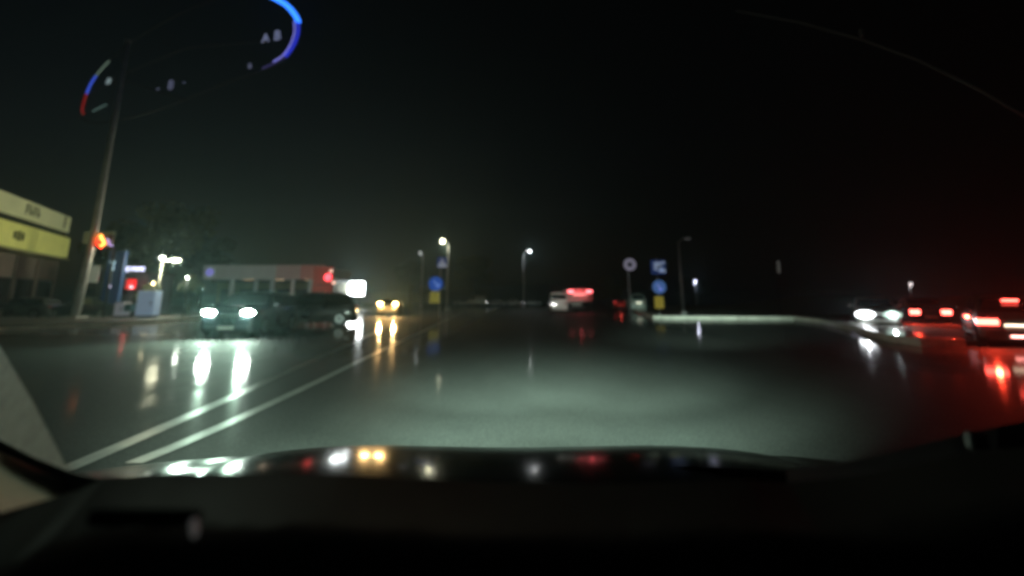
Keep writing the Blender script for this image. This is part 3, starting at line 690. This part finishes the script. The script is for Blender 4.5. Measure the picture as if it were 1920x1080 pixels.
T('bracket', [RP(226, 150, 33.05), RP(158, 178)], .05, frame_m, rs_); T('bracket', [RP(228, 140, 33.05), RP(350, 90), RP(557, 70)], .05, frame_m, rs_); T('bracket', [RP(228, 150, 33.05), RP(350, 188)], .05, frame_m, rs_)  # brackets added to tie the reflection shape to the mast

# ================================================================== STREET LAMPS
def street_lamp(px, py, Y, lit, es, e, label, pole_px=None, col=(1, .97, .7), rad=.16):
    pxp = pole_px or px
    t = thing('street_lamp', label, 'street lamp', post_on(pxp, Y, .0), 0, 'street lamps')
    top = A(px, py, Y)-Vector(t.location); h = top.z
    T('pole', [(0, 0, 0), (0, 0, h*.5), (0, 0, h-.25)], [.13, .10, .07], mast_m, t)
    T('arm', [(0, 0, h-.3), (top.x*.5, 0, h+.02), (top.x, 0, h+.06)], .045, mast_m, t); B('base', (0, 0, .15), (.4, .4, .3), mast_m, t)
    B('lamp_housing', (top.x, 0, h+.10+rad*.5), (.55, .3, .12), trim, t, bevel=.03)
    if lit:
        bm = new_bm(); bmesh.ops.create_uvsphere(bm, u_segments=16, v_segments=10, radius=rad, matrix=Matrix.Translation((top.x, -.05, h))); obj('lamp_globe', bm, glow('lamp_%d' % px, col, es), t, smooth=True)
        lamp('POINT', e, col, (top.x, -.05, h-rad-.1), t, .15)
    else:
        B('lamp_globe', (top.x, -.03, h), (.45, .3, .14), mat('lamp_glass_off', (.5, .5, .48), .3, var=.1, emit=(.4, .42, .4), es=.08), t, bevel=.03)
    return t
street_lamp(830, 452, 62, True, 9, 300, 'brightest street lamp, yellowish, above the blue pedestrian sign', 838, (1, .98, .68), .27)
street_lamp(993, 471, 80, True, 6, 200, 'white street lamp with thin post above the far parked row', 982, (.9, .95, .95), .22)
street_lamp(788, 474, 100, True, .35, 20, 'faint street lamp left of the brightest yellowish one', 790, (.8, .85, .85), .34)
street_lamp(1303, 527, 90, True, 5, 80, 'low bluish white lamp right of the blue sign stack', 1306, (.75, .78, 1), .2)
street_lamp(1707, 532, 90, True, 1.0, 60, 'faint small lamp above the red brake lights', 1709, (.9, .8, .8), .30)
street_lamp(1289, 448, 40, False, 0, 0, 'unlit street lamp whose grey head hangs above the right sign stack', 1280)
lampo = thing('marker_post', 'short pale marker high on a thin dark pole above the grassy bank', 'post', post_on(1460, 38), 0)
T('pole', [(0, 0, 0), (0, 0, zz(1460, 490, 38)-.13)], .035, trim, lampo)
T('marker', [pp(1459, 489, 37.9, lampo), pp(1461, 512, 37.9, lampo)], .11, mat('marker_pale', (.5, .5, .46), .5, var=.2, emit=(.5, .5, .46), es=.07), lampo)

# ================================================================== TRAFFIC SIGNS
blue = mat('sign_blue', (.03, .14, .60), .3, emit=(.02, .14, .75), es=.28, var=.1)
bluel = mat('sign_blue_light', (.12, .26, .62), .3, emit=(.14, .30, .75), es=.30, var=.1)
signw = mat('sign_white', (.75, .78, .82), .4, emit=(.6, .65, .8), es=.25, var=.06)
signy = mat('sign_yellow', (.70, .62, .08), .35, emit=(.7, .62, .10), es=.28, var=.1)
signk = mat('sign_black', (.02, .02, .02), .5, var=.1)
def stack(px, base_py_Y, label, cat='sign post'):
    return thing('sign_post', label, cat, post_on(px, base_py_Y, .0), 0)
Y = 38.0
sg = stack(824, Y, 'sign post with pedestrian sign, blue arrow disc and yellow chevrons left of centre')
q = lambda px, py, Yo=0: tuple(A(px, py, Y+Yo)-Vector(sg.location))
T('post', [(0, .1, 0), (0, .1, q(824, 480)[2])], .04, mast_m, sg)
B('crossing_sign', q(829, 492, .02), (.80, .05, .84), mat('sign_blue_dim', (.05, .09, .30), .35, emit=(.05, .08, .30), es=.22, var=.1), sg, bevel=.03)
bm = new_bm(); a = Vector(q(829, 484, -.03)); b_ = Vector(q(820, 501, -.03)); c_ = Vector(q(838, 501, -.03)); add_slab(bm, [a, b_, c_], .02, (0, -1, 0)); obj('white_triangle', bm, signw, sg)
bm = new_bm(); h0 = Vector(q(829, 489, -.06)); add_disc(bm, h0, (0, 1, 0), .035, .02, 10); add_box(bm, h0-Vector((0, 0, .12)), (.05, .02, .15))
add_box(bm, h0-Vector((.05, 0, .25)), (.03, .02, .2), Matrix.Rotation(R(25), 3, 'Y')); add_box(bm, h0-Vector((-.05, 0, .25)), (.03, .02, .2), Matrix.Rotation(R(-25), 3, 'Y')); obj('walking_figure', bm, signk, sg)
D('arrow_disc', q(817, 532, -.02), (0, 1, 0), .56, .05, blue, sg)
bm = new_bm(); cc = Vector(q(818, 532, -.07)); rot = Matrix.Rotation(R(45), 3, 'Y')
add_box(bm, cc, (.62, .02, .09), rot)
e = cc + rot @ Vector((.27, 0, 0)); add_box(bm, e+Vector((-.10, 0, 0)), (.26, .02, .08)); add_box(bm, e+Vector((.0, 0, .10)), (.08, .02, .26)); obj('arrow', bm, mat('sign_arrow', (.4, .55, .85), .4, emit=(.25, .42, .8), es=.4), sg)
ch = B('chevron_board', q(815, 557, 0), (.72, .05, .86), signy, sg, bevel=.01); cc = Vector(q(815, 557, -.05))
for k in range(3):
    bm = new_bm(); zc_ = cc.z + (k-1)*.28
    for s in (-1, 1): add_slab(bm, [(cc.x, cc.y, zc_-.10), (cc.x, cc.y, zc_+.02), (cc.x+s*.34, cc.y, zc_+.16), (cc.x+s*.34, cc.y, zc_+.04)][::s], .015, (0, -1, 0))
    obj('chevron', bm, signk, ch)
Y = 36.0
sg = stack(1236, Y, 'sign post at the kerb with pale square sign, blue disc and yellow marker')
T('post', [(0, .1, 0), (0, .1, q(1236, 483)[2])], .045, mast_m, sg)
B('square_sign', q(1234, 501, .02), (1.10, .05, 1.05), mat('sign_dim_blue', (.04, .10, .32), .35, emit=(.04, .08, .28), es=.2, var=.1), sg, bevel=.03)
bm = new_bm(); sc_ = Vector(q(1237, 501, -.05))
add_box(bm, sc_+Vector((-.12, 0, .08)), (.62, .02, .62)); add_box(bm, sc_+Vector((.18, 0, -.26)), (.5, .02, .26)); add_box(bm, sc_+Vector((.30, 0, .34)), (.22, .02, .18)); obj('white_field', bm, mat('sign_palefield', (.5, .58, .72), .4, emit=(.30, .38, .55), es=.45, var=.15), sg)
bm = new_bm(); add_box(bm, sc_+Vector((.02, -.03, .0)), (.10, .02, .40), Matrix.Rotation(R(30), 3, 'Y')); add_box(bm, sc_+Vector((-.12, -.03, -.05)), (.28, .02, .08)); obj('dark_symbol', bm, mat('sign_symbol', (.05, .1, .2), .5), sg)
D('arrow_disc', q(1236, 538, -.02), (0, 1, 0), .50, .05, bluel, sg)
bm = new_bm(); cc = Vector(q(1236, 538, -.07)); add_box(bm, cc, (.09, .02, .5), Matrix.Rotation(R(-35), 3, 'Y')); add_box(bm, cc+Vector((.10, 0, -.18)), (.28, .02, .08)); obj('arrow', bm, mat('sign_arrow2', (.45, .5, .9), .4, emit=(.35, .42, .85), es=.4), sg)
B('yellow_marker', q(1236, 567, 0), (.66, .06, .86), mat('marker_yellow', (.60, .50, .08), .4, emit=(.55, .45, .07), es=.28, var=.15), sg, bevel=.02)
Y = 42.0
sg = stack(1181, Y, 'single round white ringed sign on a grey post left of the blue sign stack')
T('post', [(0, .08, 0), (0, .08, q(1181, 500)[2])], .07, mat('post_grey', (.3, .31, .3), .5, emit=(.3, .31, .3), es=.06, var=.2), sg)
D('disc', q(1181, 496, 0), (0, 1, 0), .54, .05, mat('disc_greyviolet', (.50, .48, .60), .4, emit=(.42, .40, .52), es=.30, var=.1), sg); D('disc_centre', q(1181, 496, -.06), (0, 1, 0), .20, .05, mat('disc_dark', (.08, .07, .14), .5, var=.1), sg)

# faint reflection arc far right, modelled as a cable
cb = thing('reflection_arc', 'faint reflection arc built as a cable with a small clamp, upper right sky', 'cable', tuple(A(1615, 72, 16)), 0)
cm = mat('reflection_grey', (.05, .055, .05), .6, var=.1, emit=(.1, .12, .1), es=.01)
cp = [(1380, 20, 20), (1500, 42, 18), (1615, 74, 16), (1720, 112, 14.5), (1830, 165, 13), (1960, 240, 12)]
T('arc_line', [tuple(A(*p)-Vector(cb.location)) for p in cp], .035, cm, cb, 6); B('clamp', tuple(A(1615, 62, 16)-Vector(cb.location)), (.10, .10, .30), cm, cb)

# ================================================================== THE CAR WE SIT IN
oc = thing('car', 'glossy black car seen from its driver seat, bonnet and dashboard along the bottom', 'car', (0, 0, 0), 0)
bon = mat('bonnet_black', (.010, .015, .013), .15, .0, coat=.0, var=.12, vscale=3)
def hood_z(x, y):
    t = (y-.62)/1.05
    return 1.066 - .03*t - .275*t*t - .055*x*x
bm = new_bm(); rows = []; nx, ny = 48, 30
for j in range(ny+1):
    y = .53 + (1.78-.53)*j/ny; row = []
    for i in range(nx+1):
        u = -1+2*i/nx; wx = .76 - .10*max(0, (j/ny-.6))**2*6
        yy = y - .16*(u*u)*(j/ny)           # rounded nose in plan
        x = u*wx; z = hood_z(x, yy)
        z -= .007*math.exp(-((abs(x)-.52)/.035)**2)           # pressed crease lines
        z += .010*math.exp(-((abs(x)-.35)/.20)**2)
        if j == ny: z -= .08
        row.append(bm.verts.new((x, yy, z)))
    rows.append(row)
for a, b in zip(rows, rows[1:]):
    for i in range(nx): bm.faces.new((a[i], a[i+1], b[i+1], b[i]))
bon.node_tree.nodes['Principled BSDF'].inputs['Specular IOR Level'].default_value = .06
obj('bonnet', bm, bon, oc, smooth=True)
for s in (-1, 1):
    B('wing', (s*.80, 1.05, .50), (.06, 1.0, .46), bon, oc, bevel=.02); B('headlight', (s*.62, 1.76, .66), (.32, .1, .15), glow('own_headlight', (.85, 1, .92), 8), oc, bevel=.03)
B('front_bumper', (0, 1.74, .45), (1.6, .16, .3), bon, oc, bevel=.05)
B('cowl', (0, .55, .945), (1.50, .03, .26), mat('cowl_black', (.01, .01, .01), .8, var=.2), oc, bevel=.01)
# dashboard: top silhouette follows the pixels of the windscreen edge at arm's length
dash_m = mat('dashboard_black', (.007, .008, .007), .85, var=.4, vscale=6, bump=.3)
sil = [(-420, 842), (-200, 838), (0, 962), (60, 945), (150, 918), (200, 893), (330, 887), (640, 890), (800, 899), (960, 905), (1120, 907), (1280, 903), (1400, 899), (1480, 905), (1600, 892), (1700, 872), (1800, 852), (1920, 838), (2150, 820)]
bm = new_bm(); R1, R2, R3 = [], [], []
for px, py in sil:
    p = A(px, py, .50); R1.append(bm.verts.new(p)); p2 = A(px, py, .50); R2.append(bm.verts.new((p2.x*.86, .34, p2.z-.035))); R3.append(bm.verts.new((p2.x*.7, .10, p2.z-.22)))
R0 = [bm.verts.new((v.co.x, .56, v.co.z-.10)) for v in R1]
for a, b in ((R0, R1), (R1, R2), (R2, R3)):
    for i in range(len(a)-1): bm.faces.new((a[i], a[i+1], b[i+1], b[i]))
obj('dashboard', bm, dash_m, oc, smooth=True)
# tray outline and the pale clip at lower left of the dashboard
def dp(px, py, Yd): return A(px, py, Yd)
B('tray', tuple(dp(272, 972, .375)), (.080, .006, .012), mat('tray_black', (.014, .015, .014), .5, var=.2), oc, bevel=.004)
B('chrome_clip', tuple(dp(364, 990, .37)), (.004, .005, .012), mat('clip_grey', (.5, .52, .5), .3, metal=.4, emit=(.4, .42, .4), es=.10), oc, bevel=.002, rot=Matrix.Rotation(R(-12), 3, 'Y'))
# rubber seal curve at lower left and the grey defroster trim at right
T('seal', [tuple(A(-160, 760, .62)), tuple(A(-60, 806, .62)), tuple(A(0, 838, .62)), tuple(A(60, 872, .61)), tuple(A(120, 900, .60)), tuple(A(170, 918, .58)), tuple(A(260, 930, .56))], [.005, .005, .0055, .007, .009, .012, .01], mat('rubber', (.008, .009, .009), .7, var=.2), oc, 10)
tm = mat('trim_grey', (.07, .07, .078), .55, var=.35, vscale=14)
bm = new_bm(); top = [(1474, 881), (1560, 872), (1680, 846), (1790, 818), (1870, 800), (1960, 782), (2100, 760)]; bot = [(1476, 905), (1560, 898), (1680, 878), (1790, 858), (1870, 845), (1960, 838), (2100, 825)]
a = [bm.verts.new(A(x, y, .62)) for x, y in top]; b = [bm.verts.new(A(x, y, .56)) for x, y in bot]
for i in range(len(a)-1): bm.faces.new((a[i], a[i+1], b[i+1], b[i]))
obj('windscreen_trim', bm, tm, oc)
B('trim_clip', tuple(A(1832, 826, .56)), (.020, .01, .018), mat('trim_clip_grey', (.3, .31, .33), .4, var=.2), oc, bevel=.003)
T('wiper', [tuple(A(1476, 893, .70)), tuple(A(1300, 884, .76)), tuple(A(1110, 893, .80)), tuple(A(900, 897, .82))], [.006, .007, .006, .004], trim, oc, 8)
# fogged corner of the windscreen
fm = bpy.data.materials.new('translucent_pane'); fm.use_nodes = True; n = fm.node_tree; n.nodes.clear()
out = n.nodes.new('ShaderNodeOutputMaterial'); mx = n.nodes.new('ShaderNodeMixShader'); tr_ = n.nodes.new('ShaderNodeBsdfTransparent'); tl = n.nodes.new('ShaderNodeBsdfTranslucent')
tl.inputs[0].default_value = (.75, .85, .82, 1); no = n.nodes.new('ShaderNodeTexNoise'); no.inputs['Scale'].default_value = 14; mr = n.nodes.new('ShaderNodeMapRange'); mr.inputs[3].default_value = .30; mr.inputs[4].default_value = .60
n.links.new(no.outputs['Fac'], mr.inputs[0]); n.links.new(mr.outputs[0], mx.inputs[0]); n.links.new(tr_.outputs[0], mx.inputs[1]); n.links.new(tl.outputs[0], mx.inputs[2]); n.links.new(mx.outputs[0], out.inputs[0])
bm = new_bm(); add_slab(bm, [A(-120, 500, .66), A(-60, 560, .66), A(0, 652, .66), A(60, 752, .64), A(128, 884, .62), A(60, 866, .63), A(0, 834, .64), A(-120, 776, .66)], .002, (0, 1, 0)); obj('translucent_pane', bm, fm, oc)
bm = new_bm(); add_slab(bm, [A(-120, 790, .60), A(0, 850, .60), A(80, 892, .60), A(160, 922, .58), A(60, 946, .56), A(0, 966, .56), A(-120, 990, .56)], .002, (0, 1, 0))  # pale dashboard reflection, modelled as a second translucent pane
fm2 = fm.copy(); fm2.name = 'dash_reflection_pale'; [setattr(nn.inputs[0], 'default_value', (.95, .88, .78, 1)) for nn in fm2.node_tree.nodes if nn.type == 'BSDF_TRANSLUCENT']
for nn in fm2.node_tree.nodes:
    if nn.type == 'MAP_RANGE': nn.inputs[3].default_value = .8; nn.inputs[4].default_value = .95
obj('translucent_pane', bm, fm2, oc)
# own low beams
for s in (-1, 1):
    for e_, half, dip, wide, yaw in ((2700, 15, 8.6, 3.2, -5+s*11), (2900, 7.0, 8.0, 5.0, 7+s*3), (9000, 3.8, 5.9, 6.0, 6+s*2), (27000, 1.6, 1.7, 8, 23)):
        a_ = R(yaw)
        l_ = lamp('SPOT', e_, (.74, 1, .83), (s*.62, 1.90, .66), oc, .03, 2*half, None, 1.0, (wide, 1, 1))
        l_.rotation_euler = (R(90-dip), 0, -a_)

# ================================================================== HAZE
bm = new_bm(); add_box(bm, (0, 70, 19), (420, 260, 40.0)); hz_m = bpy.data.materials.new('haze_air'); hz_m.use_nodes = True; n = hz_m.node_tree
for nn in list(n.nodes):
    if nn.type == 'BSDF_PRINCIPLED': n.nodes.remove(nn)
pv = n.nodes.new('ShaderNodeVolumePrincipled'); pv.inputs['Color'].default_value = (.62, .95, .98, 1); pv.inputs['Density'].default_value = .0015; pv.inputs['Anisotropy'].default_value = .72
n.links.new(pv.outputs[0], [x for x in n.nodes if x.type == 'OUTPUT_MATERIAL'][0].inputs['Volume'])
hz = obj('haze', bm, hz_m); hz['kind'] = 'stuff'
